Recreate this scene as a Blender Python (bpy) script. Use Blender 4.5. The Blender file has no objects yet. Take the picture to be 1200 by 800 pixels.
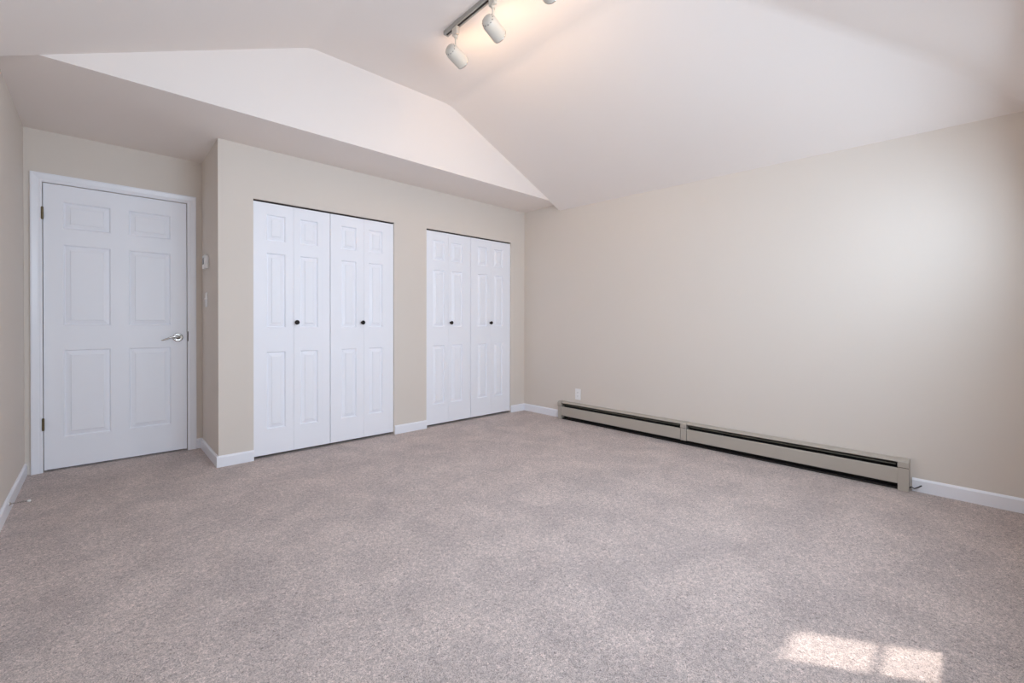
import bpy, bmesh, math, random
from mathutils import Vector, Matrix
random.seed(4)
SC = bpy.context.scene
COL = SC.collection

# ------------------------------------------------------------------ camera, world, lights, exposure
F_PX, CY = 515.674, 381.56
YAW, PITCH, ROLL, CAM_H = 0.7525, -0.0062, 0.0021, 1.0602
fw = Vector((math.sin(YAW) * math.cos(PITCH), math.cos(YAW) * math.cos(PITCH), math.sin(PITCH)))
rt = Vector((math.cos(YAW), -math.sin(YAW), 0)); up = rt.cross(fw)
rt, up = rt * math.cos(ROLL) + up * math.sin(ROLL), up * math.cos(ROLL) - rt * math.sin(ROLL)
cam_data = bpy.data.cameras.new('camera')
cam = bpy.data.objects.new('camera', cam_data); COL.objects.link(cam)
M = Matrix((rt, up, -fw)).transposed().to_4x4(); M.translation = (0, 0, CAM_H)
cam.matrix_world = M
cam_data.sensor_fit = 'HORIZONTAL'; cam_data.sensor_width = 36
cam_data.lens = F_PX / 1200 * 36
cam_data.shift_y = -(400 - CY) / 1200
cam_data.clip_start = 0.03
SC.camera = cam

SC.view_settings.view_transform = 'Standard'; SC.view_settings.look = 'None'
SC.view_settings.gamma = 1; SC.view_settings.use_curve_mapping = False
SC.view_settings.exposure = 0.92
SC.cycles.max_bounces = 16; SC.cycles.diffuse_bounces = 12
SC.cycles.caustics_reflective = False; SC.cycles.caustics_refractive = False
SC.cycles.sample_clamp_indirect = 6.0

world = bpy.data.worlds.new('sky'); SC.world = world; world.use_nodes = True
wn = world.node_tree.nodes; wn.clear()
sky = wn.new('ShaderNodeTexSky'); sky.sky_type = 'NISHITA'; sky.sun_disc = False
sky.sun_elevation = math.radians(64.5); sky.sun_rotation = math.radians(150)
bg = wn.new('ShaderNodeBackground'); bg.inputs['Strength'].default_value = 0.10
wo = wn.new('ShaderNodeOutputWorld')
world.node_tree.links.new(sky.outputs[0], bg.inputs[0]); world.node_tree.links.new(bg.outputs[0], wo.inputs[0])

sun = bpy.data.lights.new('sun', 'SUN'); sun.energy = 2.7; sun.angle = math.radians(1.2); sun.color = (1, .93, .87)
so = bpy.data.objects.new('sun', sun); COL.objects.link(so)
SUN_DIR = Vector((-.552 * .4305, .834 * .4305, -.9026))
so.rotation_euler = SUN_DIR.to_track_quat('-Z', 'Y').to_euler(); so.location = (3, -2, 5)

def area(name, loc, sx, sz, energy, color, tilt=0.0, spread=180):
    l = bpy.data.lights.new(name, 'AREA'); l.shape = 'RECTANGLE'; l.size = sx; l.size_y = sz
    l.energy = energy; l.color = color; l.spread = math.radians(spread)
    o = bpy.data.objects.new(name, l); COL.objects.link(o); o.location = loc
    o.rotation_euler = Vector((0, math.cos(tilt), math.sin(tilt))).to_track_quat('-Z', 'Z').to_euler()
    return o
# area lamps for daylight from unseen windows; leftmost added to brighten the door side
DAY = (.69, .835, 1.0)
area('daylight_area', (.32, -.262, 1.40), .80, 1.18, 9, DAY, tilt=-.24, spread=170)
area('daylight_area', (1.37, -.262, 1.40), 1.28, 1.18, 47, DAY, tilt=-.22, spread=170)
area('daylight_area', (2.90, -.262, 1.40), .86, 1.18, 14, DAY, tilt=-.15, spread=176)

BULB_W = 1.05
WARM = (1.0, .66, .41)

# ------------------------------------------------------------------ dimensions (metres)
XL, XR, YB, YC, YD, XT = -.383, 3.778, -.235, 3.8144, 4.5115, .6303
ZS, YF = 2.403, 3.2496          # soffit height, fascia plane
CZ, X1, X2, YH = 3.0, 1.09, 2.287, 1.18   # flat of the vault
CT = 2.009                      # head of the closet openings
C1 = (.858, 1.150, 1.444, 1.744, 2.038)
C2 = (2.393, 2.667, 2.963, 3.250, 3.552)
DL, DR, DT = -.290, .5253, 2.040
BH = .083

# ------------------------------------------------------------------ materials
def srgb(r, g, b):
    f = lambda c: c / 12.92 if c <= .04045 else ((c + .055) / 1.055) ** 2.4
    return tuple(f(v / 255) for v in (r, g, b)) + (1,)
def mat(name, col, rough=.5, metal=0, bump=0, scale=200, spec=.4, vary=0.0, emit=None, estr=0):
    m = bpy.data.materials.new(name); m.use_nodes = True
    n = m.node_tree.nodes; L = m.node_tree.links; b = n['Principled BSDF']
    b.inputs['Base Color'].default_value = col; b.inputs['Roughness'].default_value = rough
    b.inputs['Metallic'].default_value = metal; b.inputs['Specular IOR Level'].default_value = spec
    tc = n.new('ShaderNodeTexCoord')
    if bump:
        t = n.new('ShaderNodeTexNoise'); t.inputs['Scale'].default_value = scale; t.inputs['Detail'].default_value = 3
        L.new(tc.outputs['Object'], t.inputs['Vector'])
        bp = n.new('ShaderNodeBump'); bp.inputs['Strength'].default_value = bump; bp.inputs['Distance'].default_value = .001
        L.new(t.outputs['Fac'], bp.inputs['Height']); L.new(bp.outputs['Normal'], b.inputs['Normal'])
    if vary:
        t2 = n.new('ShaderNodeTexNoise'); t2.inputs['Scale'].default_value = 1.3; t2.inputs['Detail'].default_value = 2
        L.new(tc.outputs['Object'], t2.inputs['Vector'])
        mx = n.new('ShaderNodeMix'); mx.data_type = 'RGBA'
        mx.inputs['A'].default_value = tuple(c * (1 - vary) for c in col[:3]) + (1,)
        mx.inputs['B'].default_value = tuple(min(1, c * (1 + vary)) for c in col[:3]) + (1,)
        L.new(t2.outputs['Fac'], mx.inputs['Factor']); L.new(mx.outputs['Result'], b.inputs['Base Color'])
    if emit:
        b.inputs['Emission Color'].default_value = emit; b.inputs['Emission Strength'].default_value = estr
    return m
WALL = mat('beige_wall_paint', srgb(219, 211, 202), .7, bump=.25, scale=260, spec=.25, vary=.02)
CEIL = mat('white_ceiling_paint', srgb(236, 229, 224), .85, bump=.2, scale=220, spec=.2, vary=.01)
DOORW = mat('white_door_enamel', srgb(241, 243, 249), .46, bump=.06, scale=90, spec=.45)
TRIM = mat('white_trim_gloss', srgb(238, 240, 246), .33, bump=.04, scale=60, spec=.5)
HEAT = mat('almond_heater_enamel', srgb(178, 170, 159), .42, bump=.04, scale=80, spec=.45)
HEATD = mat('dark_heater_cavity', srgb(34, 31, 28), .6)  # dark tone carries the shade inside and under the heater
FIN = mat('heater_damper_metal', srgb(120, 116, 105), .45, metal=.6)
BRONZE = mat('dark_bronze_metal', srgb(38, 33, 31), .32, metal=.7, bump=.05)
NICKEL = mat('satin_nickel', srgb(205, 202, 197), .20, metal=1, bump=.03)
HINGE = mat('aged_brass_hinge', srgb(120, 108, 84), .35, metal=.9, bump=.1)
PLAST = mat('white_plastic', srgb(238, 238, 238), .4, bump=.03)
DARKP = mat('dark_plastic_window', srgb(95, 100, 98), .25, bump=.03)
TRACKM = mat('cream_track_enamel', srgb(168, 165, 159), .45, bump=.04)
SLOTM = mat('dark_track_slot', srgb(52, 46, 42), .6)
HEADM = mat('white_lamp_enamel', srgb(208, 203, 192), .4, bump=.03, spec=.5)
CHROME = mat('chrome_rim', srgb(215, 213, 208), .12, metal=1, bump=.02)
BULBM = mat('lit_bulb', srgb(255, 240, 215), .3, bump=.01, emit=(1, .82, .6, 1), estr=18)
DARKGAP = mat('closet_track_metal', srgb(62, 52, 48), .5, metal=.3, bump=.05)
CABLE = mat('black_cable', srgb(38, 36, 38), .5, bump=.05)
RUBBER = mat('white_rubber_tip', srgb(232, 230, 226), .6, bump=.05)
SHADEM = mat('white_shade_fabric', srgb(235, 234, 230), .9, bump=.4, scale=500)
SASH = mat('white_window_vinyl', srgb(235, 235, 235), .4, bump=.03)

def carpet():
    m = bpy.data.materials.new('greige_carpet'); m.use_nodes = True
    n = m.node_tree.nodes; L = m.node_tree.links; b = n['Principled BSDF']
    b.inputs['Roughness'].default_value = .95; b.inputs['Specular IOR Level'].default_value = .1
    b.inputs['Sheen Weight'].default_value = .25; b.inputs['Sheen Roughness'].default_value = .6
    tc = n.new('ShaderNodeTexCoord')
    def noise(s, d, r=.5, dist=0):
        t = n.new('ShaderNodeTexNoise'); t.inputs['Scale'].default_value = s; t.inputs['Detail'].default_value = d
        t.inputs['Roughness'].default_value = r; t.inputs['Distortion'].default_value = dist
        L.new(tc.outputs['Object'], t.inputs['Vector']); return t.outputs['Fac']
    def ramp(f, a, b_, c0, c1):
        r = n.new('ShaderNodeValToRGB'); r.color_ramp.elements[0].position = a; r.color_ramp.elements[1].position = b_
        r.color_ramp.elements[0].color = c0; r.color_ramp.elements[1].color = c1; L.new(f, r.inputs[0]); return r.outputs[0]
    def mul(x, y, fac=1.0):
        q = n.new('ShaderNodeMix'); q.data_type = 'RGBA'; q.blend_type = 'MULTIPLY'; q.inputs['Factor'].default_value = fac
        L.new(x, q.inputs['A']); L.new(y, q.inputs['B']); return q.outputs['Result']
    tuft = ramp(noise(125, 5, .75, 1.6), .34, .66, srgb(122, 108, 102), srgb(250, 232, 225))
    grain = ramp(noise(45, 3, .6, .5), .35, .65, (.87, .87, .87, 1), (1.08, 1.07, 1.06, 1))
    patch = ramp(noise(3.6, 4, .62, .5), .36, .64, (.86, .855, .86, 1), (1.08, 1.07, 1.06, 1))
    L.new(mul(mul(tuft, grain), patch), b.inputs['Base Color'])
    bp = n.new('ShaderNodeBump'); bp.inputs['Strength'].default_value = 1.0; bp.inputs['Distance'].default_value = .006
    L.new(noise(125, 4, .7, 1.6), bp.inputs['Height'])
    bp2 = n.new('ShaderNodeBump'); bp2.inputs['Strength'].default_value = .5; bp2.inputs['Distance'].default_value = .008
    L.new(noise(42, 3, .6), bp2.inputs['Height']); L.new(bp.outputs['Normal'], bp2.inputs['Normal'])
    L.new(bp2.outputs['Normal'], b.inputs['Normal'])
    return m
CARPET = carpet()
def pane_mat():
    m = bpy.data.materials.new('clear_window_glass'); m.use_nodes = True
    n = m.node_tree.nodes; L = m.node_tree.links; n.remove(n['Principled BSDF'])
    t = n.new('ShaderNodeBsdfTransparent'); g = n.new('ShaderNodeBsdfGlossy'); g.inputs['Roughness'].default_value = .02
    x = n.new('ShaderNodeMixShader'); x.inputs[0].default_value = .06
    L.new(t.outputs[0], x.inputs[1]); L.new(g.outputs[0], x.inputs[2]); L.new(x.outputs[0], n['Material Output'].inputs[0])
    return m
GLASS = pane_mat()

# ------------------------------------------------------------------ helpers
def props(o, label=None, cat=None, kind=None, group=None):
    if label: o['label'] = label
    if cat: o['category'] = cat
    if kind: o['kind'] = kind
    if group: o['group'] = group
    return o
def empty(name, loc=(0, 0, 0)):
    o = bpy.data.objects.new(name, None); o.empty_display_size = .1; COL.objects.link(o); o.location = loc; return o
def link(name, bm, m, parent=None, bevel=0, smooth=False, loc=None, segs=2):
    """bm is in world coordinates; parents are Empties or objects whose offset is taken out here"""
    me = bpy.data.meshes.new(name)
    bmesh.ops.recalc_face_normals(bm, faces=bm.faces)
    o = bpy.data.objects.new(name, me); COL.objects.link(o)
    org = Vector(loc) if loc else Vector((0, 0, 0))
    if loc:
        bmesh.ops.translate(bm, verts=bm.verts, vec=-org)
    bm.to_mesh(me); bm.free(); me.materials.append(m)
    if parent:
        o.parent = parent
        po = Vector((0, 0, 0)); q = parent
        while q: po += q.location; q = q.parent
        o.location = org - po
    else:
        o.location = org
    if smooth:
        for p in me.polygons: p.use_smooth = True
    if bevel:
        md = o.modifiers.new('bevel', 'BEVEL'); md.width = bevel; md.segments = segs; md.limit_method = 'ANGLE'
        md.angle_limit = math.radians(30)
    return o
def box(bm, x0, x1, y0, y1, z0, z1):
    v = [bm.verts.new(p) for p in ((x0, y0, z0), (x1, y0, z0), (x1, y1, z0), (x0, y1, z0), (x0, y0, z1), (x1, y0, z1), (x1, y1, z1), (x0, y1, z1))]
    for f in ((0, 3, 2, 1), (4, 5, 6, 7), (0, 1, 5, 4), (1, 2, 6, 5), (2, 3, 7, 6), (3, 0, 4, 7)):
        bm.faces.new([v[i] for i in f])
    return bm
def bx(*a):
    return box(bmesh.new(), *a)
def prism(pts, a, b, axis):
    """extrude a closed 2-D outline between a and b along axis ('x': pts=(y,z), 'y': pts=(x,z), 'z': pts=(x,y))"""
    bm = bmesh.new()
    def P(p, t):
        return {'x': (t, p[0], p[1]), 'y': (p[0], t, p[1]), 'z': (p[0], p[1], t)}[axis]
    A = [bm.verts.new(P(p, a)) for p in pts]; B = [bm.verts.new(P(p, b)) for p in pts]
    bm.faces.new(A); bm.faces.new(B[::-1]); n = len(pts)
    for i in range(n): bm.faces.new((A[i], A[(i + 1) % n], B[(i + 1) % n], B[i]))
    return bm
def lathe(profile, origin, axis, n=28, bm=None):
    """profile = [(radius, t)] along axis"""
    bm = bm or bmesh.new()
    ax = Vector(axis).normalized(); a = ax.orthogonal().normalized(); b = ax.cross(a); o = Vector(origin)
    rings = []
    for r, t in profile:
        if r < 1e-6: rings.append([bm.verts.new(o + ax * t)])
        else: rings.append([bm.verts.new(o + ax * t + (a * math.cos(2 * math.pi * k / n) + b * math.sin(2 * math.pi * k / n)) * r) for k in range(n)])
    for p, q in zip(rings, rings[1:]):
        for k in range(n):
            j = (k + 1) % n
            if len(p) == 1 and len(q) == 1: continue
            if len(p) == 1: bm.faces.new((p[0], q[k], q[j]))
            elif len(q) == 1: bm.faces.new((p[k], p[j], q[0]))
            else: bm.faces.new((p[k], p[j], q[j], q[k]))
    return bm
def tube(pts, r, n=10, bm=None, taper=None):
    bm = bm or bmesh.new(); pts = [Vector(p) for p in pts]; rings = []; prev = None
    for i, p in enumerate(pts):
        d = (pts[min(i + 1, len(pts) - 1)] - pts[max(i - 1, 0)]).normalized()
        a = d.orthogonal().normalized() if prev is None else (prev - d * prev.dot(d)).normalized()
        prev = a; b = d.cross(a); rr = r if taper is None else taper[i]
        rings.append([bm.verts.new(p + (a * math.cos(2 * math.pi * k / n) + b * math.sin(2 * math.pi * k / n)) * rr) for k in range(n)])
    for p, q in zip(rings, rings[1:]):
        for k in range(n): bm.faces.new((p[k], p[(k + 1) % n], q[(k + 1) % n], q[k]))
    bm.faces.new(rings[0]); bm.faces.new(rings[-1][::-1]); return bm

# ------------------------------------------------------------------ room shell
props(link('floor', bx(XL - .15, XR + .15, YB - .15, YD + .6, -.12, 0), CARPET), 'greige cut-pile carpet covering the bedroom floor', 'floor', 'structure')

props(link('wall_left', bx(XL - .12, XL, YB - .14, YD, 0, 2.46), WALL), 'beige wall at the left edge, beside the entry door', 'wall', 'structure')
props(link('wall_right', bx(XR, XR + .12, YB - .14, YD, 0, 2.46), WALL), 'long beige wall on the right above the baseboard heater', 'wall', 'structure')
bm = bmesh.new()
box(bm, XL - .12, DL - .004, YD, YD + .12, 0, 2.5); box(bm, DR + .004, XR + .12, YD, YD + .12, 0, 2.5)
box(bm, DL - .004, DR + .004, YD, YD + .12, DT + .004, 2.5)
props(link('wall_far', bm, WALL), 'beige wall around the white entry door', 'wall', 'structure')
props(link('wall_backing', bx(XL - .12, 1.2, YD + .5, YD + .6, 0, 2.5), WALL), 'unseen backing wall added behind the closed entry door', 'wall', 'structure')  # unseen wall, added to keep the gaps around the door dark
bm = bmesh.new()
for a, b in ((XT, C1[0]), (C1[-1], C2[0]), (C2[-1], XR)): box(bm, a, b, YC, YC + .11, 0, 2.46)
for a, b in ((C1[0], C1[-1]), (C2[0], C2[-1])): box(bm, a, b, YC, YC + .11, CT, 2.46)
props(link('wall_closet', bm, WALL), 'beige wall holding the two white bifold closets', 'wall', 'structure')
props(link('wall_return', bx(XT, XT + .11, YC + .11, YD, 0, 2.46), WALL), 'short shaded wall turning from the closets to the entry door', 'wall', 'structure')

# wall behind the camera with two window openings
W1, W2, WZ = (-.10, 2.285), (2.50, 3.40), (.79, 2.03)
bm = bmesh.new()
for a, b in ((XL - .12, W1[0]), (W1[1], W2[0]), (W2[1], XR + .12)): box(bm, a, b, YB - .14, YB, 0, 3.0)
for a, b in (W1, W2): box(bm, a, b, YB - .14, YB, 0, WZ[0]); box(bm, a, b, YB - .14, YB, WZ[1], 3.0)
props(link('wall_window', bm, WALL), 'wall with the two shaded windows opposite the closets', 'wall', 'structure')
for i, (w, s1) in enumerate(((W1, 2.03), (W2, W2[1] - .01))):
    r = props(empty('window_%d' % (i + 1), ((w[0] + w[1]) / 2, YB - .08, WZ[0])), 'sash window behind an added white roller shade, ' + ('with a strip left open' if i == 0 else 'fully shaded'), 'window', 'structure')
    bm = bmesh.new()
    y0, y1 = YB - .13, YB - .09; f = .012
    box(bm, w[0], w[0] + .03, y0, y1, *WZ); box(bm, w[1] - f, w[1], y0, y1, *WZ)
    box(bm, w[0], w[1], y0, y1, WZ[0], WZ[0] + .02); box(bm, w[0], w[1], y0, y1, WZ[1] - f, WZ[1])
    link('window_frame', bm, SASH, r, .002)
    link('meeting_rail', bx(w[0], w[1], y0 + .01, y1 - .01, 1.410, 1.419), SASH, r, .002)
    link('pane', bx(w[0] + .01, w[1] - .01, YB - .111, YB - .109, WZ[0] + .01, 1.41), GLASS, r)
    link('pane', bx(w[0] + .01, w[1] - .01, YB - .111, YB - .109, 1.42, WZ[1] - .005), GLASS, r)
    sh = link('added_shade', bx(w[0] + .01, s1, YB - .032, YB - .030, WZ[0] + .005, WZ[1] - .04), SHADEM, r)  # unseen shade, added to block the sun except for one strip
    link('added_shade_roller', lathe([(0, 0), (.018, 0), (.018, s1 - w[0] - .01), (0, s1 - w[0] - .01)], (w[0] + .01, YB - .052, WZ[1] - .025), (1, 0, 0), 16), SASH, r)

# vaulted ceiling: flat strip, two side slopes, hip above the window wall
ZEL, ZER0, ZER1 = 2.33, 2.325, 2.236
bm = bmesh.new()
V = {k: bm.verts.new(p) for k, p in dict(
    fl=(X1, YF, CZ), fr=(X2, YF, CZ), bl=(X1, YH, CZ), br=(X2, YH, CZ),
    efl=(XL, YF, ZEL), efr=(XR, YF, ZER0), ebl=(XL, YB, ZEL), ebr=(XR, YB, ZER1),
    hr=(3.36, .155, 2.497), hl=(.02, .155, 2.50)).items()}
for f in (('fl', 'fr', 'br', 'bl'), ('efl', 'fl', 'bl', 'hl'), ('efl', 'hl', 'ebl'), ('fr', 'efr', 'hr', 'br'), ('efr', 'ebr', 'hr'), ('bl', 'br', 'hr', 'hl'), ('hl', 'hr', 'ebr', 'ebl')):
    bm.faces.new([V[k] for k in f])
bmesh.ops.triangulate(bm, faces=[f for f in bm.faces if len(f.verts) > 3])
interior = [e for e in bm.edges if len(e.link_faces) == 2 and e.calc_face_angle(0) > math.radians(8)]
bmesh.ops.bevel(bm, geom=interior, offset=.05, segments=4, affect='EDGES', profile=.5)
top = bmesh.ops.duplicate(bm, geom=bm.verts[:] + bm.edges[:] + bm.faces[:])['geom']
tv = [g for g in top if isinstance(g, bmesh.types.BMVert)]
bmesh.ops.translate(bm, verts=tv, vec=(0, 0, .14))
bmesh.ops.reverse_faces(bm, faces=[g for g in top if isinstance(g, bmesh.types.BMFace)])
ceil = link('ceiling', bm, CEIL)
for p in ceil.data.polygons: p.use_smooth = True
ceil.data.set_sharp_from_angle(angle=math.radians(14)) if hasattr(ceil.data, 'set_sharp_from_angle') else None
props(ceil, 'white vaulted ceiling with sloped sides and a flat strip along its middle', 'ceiling', 'structure')
# dropped soffit over the closets, its face cut off by the vault
s = .06
sof = link('ceiling_soffit', bx(XL - .05, XR + .05, YF + .06, YD + .1, ZS, ZS + .10), CEIL, ceil)
props(sof, 'flat underside of the dropped soffit')
fascia = [(XL - .05, 2.20 + .02), (XL - .05, ZEL + .12)]
fb = prism([(-.217 - .10, ZS), (X1, CZ + .10), (X2, CZ + .10), (X2 + (CZ - ZS) / .4527 + .25, ZS)], YF, YF + .06, 'y')
fo = link('fascia', fb, CEIL, ceil)
# ends of the soffit that follow the vault down to the side walls
link('soffit_end', prism([(XR + .02, ZER0 - .002), (XR + .02, ZS + .05), (X2, CZ + .04), (X2, CZ + .001)], YF, YF + .02, 'y'), CEIL, ceil)
link('soffit_end', prism([(XL - .02, ZEL - .002), (XL - .02, ZS + .05), (X1, CZ + .04), (X1, CZ + .001)], YF, YF + .02, 'y'), CEIL, ceil)
# roof deck that keeps the attic dark
link('roof_deck', bx(XL - .3, XR + .3, YB - .14, YD + .7, 3.25, 3.3), CEIL, ceil)

# ------------------------------------------------------------------ baseboards
T = .013
def base_prof(sgn, o):
    return [(o, 0), (o + sgn * T, 0), (o + sgn * T, BH - .012), (o + sgn * T * .45, BH), (o, BH)]
def bb(name, bm, label): return props(link(name, bm, TRIM, bevel=.001), label, 'baseboard', 'structure')
bb('baseboard_left', prism(base_prof(1, XL), YB, YD, 'y'), 'white baseboard along the left wall')
bb('baseboard_far', prism(base_prof(-1, YD), .590, XT, 'x'), 'tiny white baseboard between door casing and shaded return wall')
bb('baseboard_return', prism(base_prof(-1, XT), YC - T * .98, YD - T, 'y'), 'white baseboard of the short return wall')
bb('baseboard_closet', prism(base_prof(-1, YC), XT - T * .98, C1[0], 'x'), 'white baseboard left of the wide closet')
bb('baseboard_middle', prism(base_prof(-1, YC), C1[-1] + .006, C2[0], 'x'), 'white baseboard between the two closets')
bb('baseboard_corner', prism(base_prof(-1, YC), C2[-1], XR, 'x'), 'short white baseboard right of the narrow closet in the corner')
bb('baseboard_right', prism(base_prof(-1, XR), 3.225, YC, 'y'), 'white baseboard between room corner and heater')
bb('baseboard_window', prism(base_prof(-1, XR), YB, .298, 'y'), 'white baseboard right of the heater')

# ------------------------------------------------------------------ door casing
def casing_leg(x_in, x_out, z1_in, z1_out):
    # profile across the width, mitred at the top
    s = 1 if x_out > x_in else -1; w = abs(x_out - x_in)
    prof = [(0, 0), (0, .010), (.12, .013), (.30, .012), (.42, .015), (.85, .019), (1, .017), (1, 0)]
    bm = bmesh.new(); A = []; B = []
    for t, d in prof:
        x = x_in + s * w * t; z = z1_in + (z1_out - z1_in) * t
        A.append(bm.verts.new((x, YD - d, 0))); B.append(bm.verts.new((x, YD - d, z)))
    n = len(prof); bm.faces.new(A); bm.faces.new(B[::-1])
    for i in range(n): bm.faces.new((A[i], A[(i + 1) % n], B[(i + 1) % n], B[i]))
    return bm
def casing_head(xa_in, xa_out, xb_in, xb_out, z_in, z_out):
    prof = [(0, 0), (0, .010), (.12, .013), (.30, .012), (.42, .015), (.85, .019), (1, .017), (1, 0)]
    bm = bmesh.new(); A = []; B = []
    for t, d in prof:
        z = z_in + (z_out - z_in) * t
        A.append(bm.verts.new((xa_in + (xa_out - xa_in) * t, YD - d, z))); B.append(bm.verts.new((xb_in + (xb_out - xb_in) * t, YD - d, z)))
    n = len(prof); bm.faces.new(A); bm.faces.new(B[::-1])
    for i in range(n): bm.faces.new((A[i], A[(i + 1) % n], B[(i + 1) % n], B[i]))
    return bm
tr = props(empty('trim_1', ((DL + DR) / 2, YD, 0)), 'white moulded casing around the entry door', 'trim', 'structure')
CI_L, CI_R, CI_T, CO_L, CO_R, CO_T = DL - .004, DR + .004, DT + .004, -.352, .589, 2.105
link('casing_side', casing_leg(CI_L, CO_L, CI_T, CO_T), TRIM, tr)
link('casing_side', casing_leg(CI_R, CO_R, CI_T, CO_T), TRIM, tr)
link('casing_head', casing_head(CI_L, CO_L, CI_R, CO_R, CI_T, CO_T), TRIM, tr)
bm = bmesh.new()
for a, b in ((DL - .004, DL + .012), (DR - .012, DR + .004)): box(bm, a, b, YD + .045, YD + .12, 0, DT + .004)
box(bm, DL, DR, YD + .045, YD + .12, DT - .012, DT + .004)
link('door_stop_moulding', bm, TRIM, tr)
props(link('strike_plate', bx(DR + .0045, DR + .016, YD - .0125, YD - .006, .905, .985), BRONZE, tr, .001), 'dark strike plate')

# ------------------------------------------------------------------ panelled doors
def leaf_mesh(x0, x1, z0, z1, yf, th, panels, sw=.009, dep=.013):
    bm = bmesh.new()
    xs = sorted({x0, x1, *[p[0] for p in panels], *[p[1] for p in panels]})
    zs = sorted({z0, z1, *[p[2] for p in panels], *[p[3] for p in panels]})
    P = {}
    def v(x, y, z):
        k = (round(x, 5), round(y, 5), round(z, 5))
        if k not in P: P[k] = bm.verts.new(k)
        return P[k]
    for i in range(len(xs) - 1):
        for j in range(len(zs) - 1):
            a, b, c, d = xs[i], xs[i + 1], zs[j], zs[j + 1]
            mx, mz = (a + b) / 2, (c + d) / 2
            if any(p[0] < mx < p[1] and p[2] < mz < p[3] for p in panels): continue
            bm.faces.new((v(a, yf, c), v(b, yf, c), v(b, yf, d), v(a, yf, d)))
    for a, b, c, d in panels:
        O = [(a, c), (b, c), (b, d), (a, d)]
        # outer edges may be subdivided by grid lines: collect them
        I = [v(a + sw, yf + dep, c + sw), v(b - sw, yf + dep, c + sw), v(b - sw, yf + dep, d - sw), v(a + sw, yf + dep, d - sw)]
        sides = [[(x, c) for x in xs if a <= x <= b], [(b, z) for z in zs if c <= z <= d],
                 [(x, d) for x in reversed(xs) if a <= x <= b], [(a, z) for z in reversed(zs) if c <= z <= d]]
        for k, s in enumerate(sides):
            bm.faces.new([v(x, yf, z) for x, z in s] + [I[(k + 1) % 4], I[k]])
        bm.faces.new(I)
    # sides and back
    yb = yf + th
    bot = [v(x, yf, z0) for x in xs]; topv = [v(x, yf, z1) for x in xs]
    B = [v(x0, yb, z0), v(x1, yb, z0), v(x1, yb, z1), v(x0, yb, z1)]
    bm.faces.new(bot + [B[1], B[0]]); bm.faces.new(topv + [B[2], B[3]])
    bm.faces.new([v(x0, yf, z) for z in zs] + [B[3], B[0]]); bm.faces.new([v(x1, yf, z) for z in zs] + [B[2], B[1]])
    bm.faces.new(B)
    return bm
def panel_mesh(a, b, c, d, yf, sw=.009, dep=.013, slope=.022, topd=.0015):
    g = .0105; bm = bmesh.new()
    topd = 0.0
    def ring(ix, y): return [bm.verts.new(p) for p in ((a + ix, y, c + ix), (b - ix, y, c + ix), (b - ix, y, d - ix), (a + ix, y, d - ix))]
    r0 = ring(g, yf + dep + .001); r1 = ring(g, yf + dep - .0012); r2 = ring(g + slope, yf + .0042); r2b = ring(g + slope + .0018, yf + .0006); r3 = ring(g + slope + .003, yf + topd)
    for p, q in ((r0, r1), (r1, r2), (r2, r2b), (r2b, r3)):
        for k in range(4): bm.faces.new((p[k], p[(k + 1) % 4], q[(k + 1) % 4], q[k]))
    bm.faces.new(r3); bm.faces.new(r0[::-1]); return bm

# entry door
d1 = props(empty('door_1', ((DL + DR) / 2, YD, 0)), 'white six-panel entry door with a lever handle', 'door', 'structure')
PR = [(-.192, .060), (.164, .421)]; PZ = [(1.731, 1.923), (1.036, 1.616), (.232, .860)]
pan = [(a, b, c, d) for a, b in PR for c, d in PZ]
yf = YD + .002
slab = link('slab', leaf_mesh(DL, DR, .014, DT, yf, .035, pan), DOORW, d1)
for p in pan: link('panel', panel_mesh(*p, yf, slope=.026), DOORW, slab)
for z in (1.78, .296):
    h = lathe([(0, 0), (.0055, 0), (.0055, .004), (.007, .005), (.007, .083), (.0055, .084), (.0055, .088), (0, .088)], (DL - .003, YD - .015, z), (0, 0, 1), 12)
    box(h, DL - .013, DL + .001, YD - .0125, YD - .0095, z + .006, z + .082)
    link('hinge', h, HINGE, d1)
lx, lz = .466, .937
lv = link('rosette', lathe([(0, .001), (.034, .001), (.035, .004), (.034, .007), (.029, .0095), (.025, .0085), (.019, .006), (.015, .007), (.013, .012), (.012, .030), (.0, .031)], (lx, yf, lz), (0, -1, 0), 32), NICKEL, d1, smooth=True)
pts = []; tp = []
for i in range(15):
    t = i / 14
    pts.append((lx + .004 - .112 * t, yf - .038 - .004 * math.sin(t * 3.1), lz + .0 + .006 * math.sin(t * math.pi * 1.9) - .020 * t ** 4))
    tp.append(.0085 - .0045 * t + .001 * math.sin(t * math.pi))
link('lever', tube(pts, .008, 12, taper=tp), NICKEL, lv, smooth=True)
link('latch_edge', bx(DR - .002, DR + .0015, yf + .003, yf + .025, .91, .965), NICKEL, d1)

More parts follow.
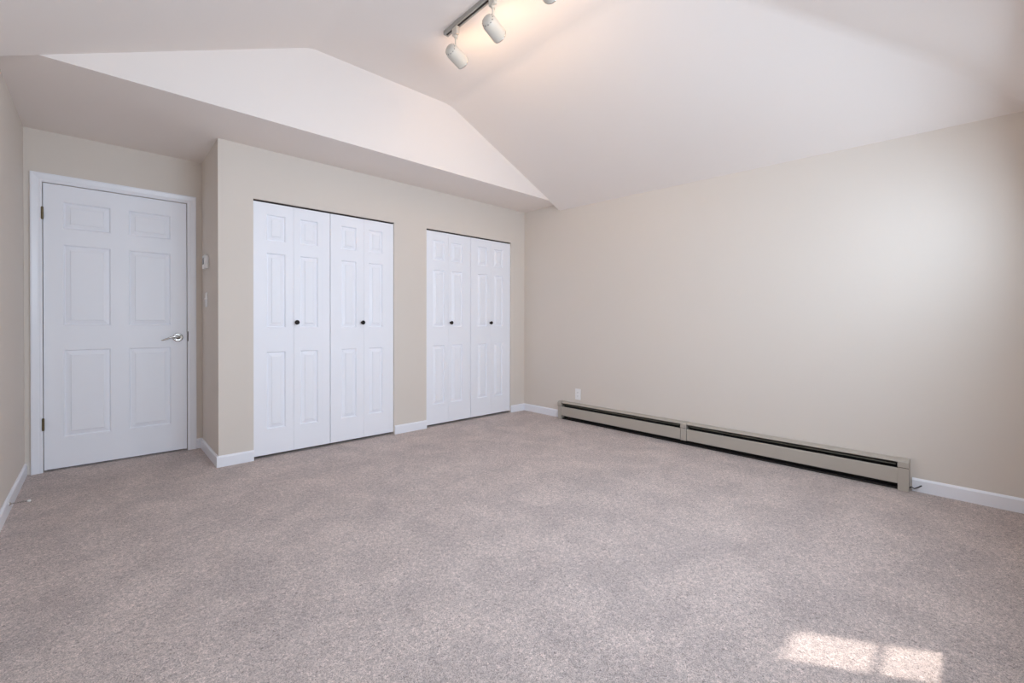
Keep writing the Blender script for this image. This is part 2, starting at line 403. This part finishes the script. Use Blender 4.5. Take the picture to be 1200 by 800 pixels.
# bifold closet doors
YB1 = YC + .012
ZR = [(1.703, 1.906), (1.021, 1.604), (.222, .829)]
def bifold(n, xs, px, knob, label, zshift=0):
    r = props(empty('door_%d' % n, ((xs[0] + xs[2]) / 2, YB1, 0)), label, 'closet door', 'structure')
    for i in range(2):
        a, b = xs[i] + (.0025 if i == 0 else .0008), xs[i + 1] - (.0008 if i == 0 else .0025)
        pl = [(px[i][0], px[i][1], c, d) for c, d in ZR]
        lf = link('leaf', leaf_mesh(a, b, .024, CT - .014, YB1, .030, pl, sw=.006, dep=.013), DOORW, r)
        for p in pl: link('panel', panel_mesh(*p, YB1, dep=.013, slope=.024), DOORW, lf)
    k = lathe([(0, 0), (.012, 0), (.012, .002), (.006, .005), (.006, .012), (.013, .016), (.0175, .021), (.0185, .026), (.016, .031), (.009, .034), (0, .035)], (knob, YB1, 1.062), (0, -1, 0), 24)
    props(link('knob', k, BRONZE, r, smooth=True), 'dark round knob')
bifold(2, C1[0:3], [(.953, 1.089), (1.202, 1.341)], 1.170, 'left bifold door of the wide closet beside the entry alcove')
bifold(3, C1[2:5], [(1.541, 1.675), (1.793, 1.927)], 1.728, 'right bifold door of the wide closet')
bifold(4, C2[0:3], [(2.476, 2.620), (2.708, 2.850)], 2.696, 'left bifold door of the narrow closet')
bifold(5, C2[2:5], [(3.060, 3.196), (3.300, 3.432)], 3.243, 'right bifold door of the narrow closet nearest the room corner')
for i, c in enumerate((C1, C2)):
    bm = bmesh.new(); box(bm, c[0] + .001, c[-1] - .001, YC + .014, YC + .045, CT - .007, CT - .0005)
    props(link('trim_%d' % (i + 2), bm, DARKGAP), 'dark bifold track under the head of the ' + ('wide' if i == 0 else 'narrow') + ' closet opening', 'trim', 'structure')

# ------------------------------------------------------------------ baseboard heater
HY0, HY1, HD = .308, 3.215, .065
hx = XR - HD
ht = props(empty('baseboard_heater', (XR - HD / 2, (HY0 + HY1) / 2, 0)), 'long almond enamelled baseboard heater standing along the right wall', 'heater')
J0, J1 = 1.750, 1.800
props(link('back_cover', prism([(XR, .03), (XR, .196), (XR - .030, .196), (hx + .004, .190), (hx, .184), (hx, .180), (hx + .006, .184), (XR - .028, .190), (XR - .006, .190), (XR - .006, .03)], HY0 + .01, HY1 - .01, 'y'), HEAT, ht), 'pale top and back cover')
for a, b in ((HY0 + .045, J0), (J1, HY1 - .045)):
    props(link('front_panel', prism([(hx, .044), (hx, .136), (hx + .003, .140), (hx + .010, .141), (hx + .010, .138), (hx + .004, .136), (hx + .004, .048), (hx + .012, .047), (hx + .012, .043)], a + .004, b - .004, 'y'), HEAT, ht))
    props(link('damper', prism([(hx + .008, .161), (hx + .009, .164), (hx + .050, .176), (hx + .050, .173)], a + .02, b - .012, 'y'), FIN, ht), 'thin metal damper vane in the slot')
    fins = bmesh.new(); y = a + .02
    while y < b - .02:
        box(fins, hx + .014, XR - .008, y, y + .0006, .045, .135); y += .012
    f = link('heating_fins', fins, HEATD, ht); f['kind'] = 'stuff'
link('heating_pipe', lathe([(0, 0), (.011, 0), (.011, HY1 - HY0 - .06), (0, HY1 - HY0 - .06)], (XR - .034, HY0 + .03, .09), (0, 1, 0), 16), HEATD, ht)
link('underside_shade', bx(hx + .020, XR - .010, HY0 + .02, HY1 - .02, .0008, .014), HEATD, ht)  # dark slab painted in for the shade under the heater
link('cavity_shade', prism([(XR - .0065, .001), (XR - .0065, .184), (XR - .010, .184), (XR - .010, .001)], HY0 + .02, HY1 - .02, 'y'), HEATD, ht)  # dark sheet over the wall, standing in for shade behind the panel
def cap(y0, y1, name, z0=.0):
    e = .003
    c = prism([(XR, z0), (XR, .199), (XR - .034, .199), (hx + .002, .192), (hx - e, .183), (hx - e, z0)], y0, y1, 'y')
    return link(name, c, HEAT, ht, .0015)
cap(HY0, HY0 + .054, 'end_cap'); cap(HY1 - .045, HY1, 'end_cap')
cap(J0, J1, 'joint_cover', .040)
for y0, y1 in ((HY0 - .0008, HY0 + .055), (HY1 - .046, HY1 + .0008), (J0 - .0008, J1 + .0008)):
    z0 = .150
    link('cap_flap', prism([(hx - .0075, z0), (hx - .0075, .184), (hx + .001, .194), (XR - .034, .2012), (XR - .034, .197), (hx - .001, .190), (hx - .001, z0)], y0, y1, 'y'), HEAT, ht, .0008)
for y0, y1 in ((HY0 + .001, HY0 + .053), (HY1 - .044, HY1 - .001), (J0 + .001, J1 - .001)):
    link('seam', bx(hx - .0042, hx - .001, y0, y1, .1465, .1505), HEATD, ht)
for y in (1.45, 2.5, .8):
    link('bracket', bx(hx + .016, XR - .012, y, y + .002, .03, .15), HEATD, ht)
props(link('cable', tube([(3.735, .312, .018), (3.742, .300, .030), (3.746, .285, .022), (3.748, .268, .034), (3.748, .252, .048)], .0035, 8), CABLE, smooth=True, loc=(3.735, .30, .018)), 'short black cable end poking out at the right end of the heater', 'cable')

# ------------------------------------------------------------------ outlet, switch, thermostat, door stop
oy, oz = 2.985, .291
ow = props(empty('wall_outlet', (XR, oy, oz)), 'white duplex outlet on the right wall above the heater', 'outlet')
link('cover_plate', bx(XR - .006, XR, oy - .037, oy + .037, oz - .059, oz + .059), PLAST, ow, .003)
for dz in (.020, -.020):
    rc = link('receptacle', bx(XR - .0085, XR - .005, oy - .016, oy + .016, oz + dz - .014, oz + dz + .014), PLAST, ow, .003)
    bm = bmesh.new()
    for dy, hh in ((-.006, .004), (.006, .005)): box(bm, XR - .0088, XR - .008, oy + dy - .001, oy + dy + .001, oz + dz - hh + .002, oz + dz + hh + .002)
    lathe([(0, 0), (.0022, 0), (.0022, .0006), (0, .0006)], (XR - .0088, oy, oz + dz - .008), (1, 0, 0), 10, bm)
    link('slots', bm, DARKP, rc)
link('screw', lathe([(0, 0), (.003, 0), (.003, .001), (0, .0015)], (XR - .006, oy, oz), (-1, 0, 0), 12), PLAST, ow)

ty, tz = 4.23, 1.540
th = props(empty('thermostat', (XT, ty, tz)), 'small white thermostat with a grey display, above the light switch', 'thermostat')
link('thermostat_case', bx(XT - .030, XT - .004, ty - .055, ty + .055, tz - .052, tz + .052), PLAST, th, .004)
link('wall_plate', bx(XT - .005, XT, ty - .048, ty + .048, tz - .046, tz + .046), PLAST, th, .001)
link('display', bx(XT - .0312, XT - .0295, ty - .025, ty + .042, tz - .020, tz + .032), DARKP, th, .001)

sy, sz = 4.27, 1.243
sw = props(empty('light_switch', (XT, sy, sz)), 'white light switch on the shaded return wall below the thermostat', 'switch')
link('cover_plate', bx(XT - .007, XT, sy - .036, sy + .036, sz - .058, sz + .058), PLAST, sw, .003)
link('toggle', prism([(XT - .006, sz - .012), (XT - .018, sz + .004), (XT - .018, sz + .010), (XT - .006, sz + .012)], sy - .005, sy + .005, 'y'), PLAST, sw, .001)

ds = props(empty('door_stop', (XL + T, 3.68, .052)), 'slim spring door stop with a white tip on the left baseboard', 'door stop')
link('mounting_base', lathe([(0, 0), (.010, 0), (.010, .002), (.005, .008), (0, .008)], (XL + T - .0005, 3.68, .052), (1, -.12, 0), 14), NICKEL, ds, smooth=True)
sp = [(XL + T + .004 + .066 * i / 150, 3.68 - .008 * i / 150 + .0035 * math.cos(i * .9), .052 + .0035 * math.sin(i * .9)) for i in range(151)]
link('spring', tube(sp, .0011, 5), NICKEL, ds, smooth=True)
link('tip', lathe([(0, 0), (.0055, 0), (.007, .003), (.007, .010), (.004, .014), (0, .014)], (XL + T + .068, 3.672, .052), (1, -.12, 0), 14), RUBBER, ds, smooth=True)

# ------------------------------------------------------------------ ceiling track and spotlights
TX, TY0, TY1 = 1.690, .95, 2.45
tk = props(empty('lighting_track', (TX, (TY0 + TY1) / 2, CZ)), 'cream ceiling track that carries the spotlights', 'light track')
bm = bmesh.new()
w, hh = .018, .026
pr = [(TX - w, CZ), (TX - w, CZ - hh), (TX - .007, CZ - hh), (TX - .007, CZ - .008), (TX + .007, CZ - .008), (TX + .007, CZ - hh), (TX + w, CZ - hh), (TX + w, CZ)]
link('rail', prism(pr, TY0, TY1, 'y'), TRACKM, tk, .001)
props(link('slot_liner', bx(TX - .0068, TX + .0068, TY0 + .003, TY1 - .003, CZ - .022, CZ - .0085), SLOTM, tk), 'dark contact slot')
link('end_plug', bx(TX - w - .0008, TX + w + .0008, TY1, TY1 + .008, CZ - hh - .0008, CZ), TRACKM, tk, .001)
link('end_plug', bx(TX - w - .0008, TX + w + .0008, TY0 - .008, TY0, CZ - hh - .0008, CZ), TRACKM, tk, .001)

def spot(y, label, az=74, el=-9):
    a_, e_ = math.radians(az), math.radians(el)
    AX = Vector((math.sin(a_) * math.cos(e_), math.cos(a_) * math.cos(e_), math.sin(e_)))
    c = Vector((TX, y, 2.797)); R, Ln = .0455, .140
    r = props(empty('track_spotlight', (TX, y, CZ - hh)), label, 'spotlight', group='spotlights clipped to the ceiling track')
    ad = bx(TX - .014, TX + .014, y - .027, y + .027, CZ - hh - .050, CZ - hh + .002)
    link('track_adapter', ad, HEADM, r, .006, segs=3)
    a2 = lathe([(0, 0), (.014, 0), (.014, .012), (.009, .018), (0, .018)], (TX, y, CZ - hh - .050), (0, 0, -1), 18)
    link('swivel', a2, HEADM, r, smooth=True)
    st = tube([(TX, y, CZ - hh - .060), (TX, y, CZ - hh - .085), (TX, y, c.z + R - .004)], .0055, 12)
    lathe([(0, 0), (.011, 0), (.011, .006), (0, .006)], (TX, y, c.z + R - .004), (0, 0, 1), 16, st)
    link('stem', st, HEADM, r)
    link('thumb_screw', lathe([(0, 0), (.004, 0), (.004, .016), (0, .016)], (TX - .004, y, CZ - hh - .066), (1, 0, 0), 10), CHROME, r)
    b = c - AX * Ln / 2
    prof = [(.012, .0), (.024, .002), (.033, .008), (.039, .016), (.0425, .026), (R, .036), (R, Ln), (R - .0025, Ln), (R - .0025, .036), (.036, .018), (.022, .006), (.012, .004), (.012, 0)]
    hs = link('housing', lathe(prof, b, AX, 40), HEADM, r, smooth=True)
    hs.data.set_sharp_from_angle(angle=math.radians(50)) if hasattr(hs.data, 'set_sharp_from_angle') else None
    link('back_cap', lathe([(0, .001), (.0122, .001), (.0122, .004), (0, .004)], b, AX, 20), HEADM, hs)
    props(link('rim', lathe([(R - .004, Ln - .003), (R + .0008, Ln - .003), (R + .0012, Ln + .002), (R - .004, Ln + .003), (R - .004, Ln - .003)], b, AX, 40), CHROME, hs, smooth=True), 'chrome rim')
    vb = bmesh.new(); a = AX.orthogonal().normalized(); q = AX.cross(a)
    for k in range(12):
        t = 2 * math.pi * k / 12; rd = a * math.cos(t) + q * math.sin(t)
        nrm = (rd * .8 - AX * .6).normalized()
        lathe([(0, 0), (.0030, 0), (.0030, .0012), (0, .0012)], b + AX * .0125 + rd * .0362, nrm, 8, vb)
    v = link('vent_holes', vb, SLOTM, hs)
    props(link('bulb', lathe([(0, Ln - .022), (.020, Ln - .023), (.031, Ln - .028), (.034, Ln - .036), (.028, Ln - .055), (.014, Ln - .080), (0, Ln - .085)], b, AX, 28), BULBM, r, smooth=True), 'glowing reflector bulb')
    l = bpy.data.lights.new('bulb_light', 'POINT'); l.energy = BULB_W; l.color = WARM; l.shadow_soft_size = .022
    lo = bpy.data.objects.new('bulb_light', l); COL.objects.link(lo); lo.parent = r
    lo.location = (c + AX * (Ln / 2 + .006)) - r.location
    return r
spot(2.345, 'white cylinder spotlight at the track end nearest the closets')
spot(1.975, 'second white cylinder spotlight from the track end nearest the closets')
spot(1.545, 'third white cylinder spotlight along the track, farthest from the closets', 62, 6)
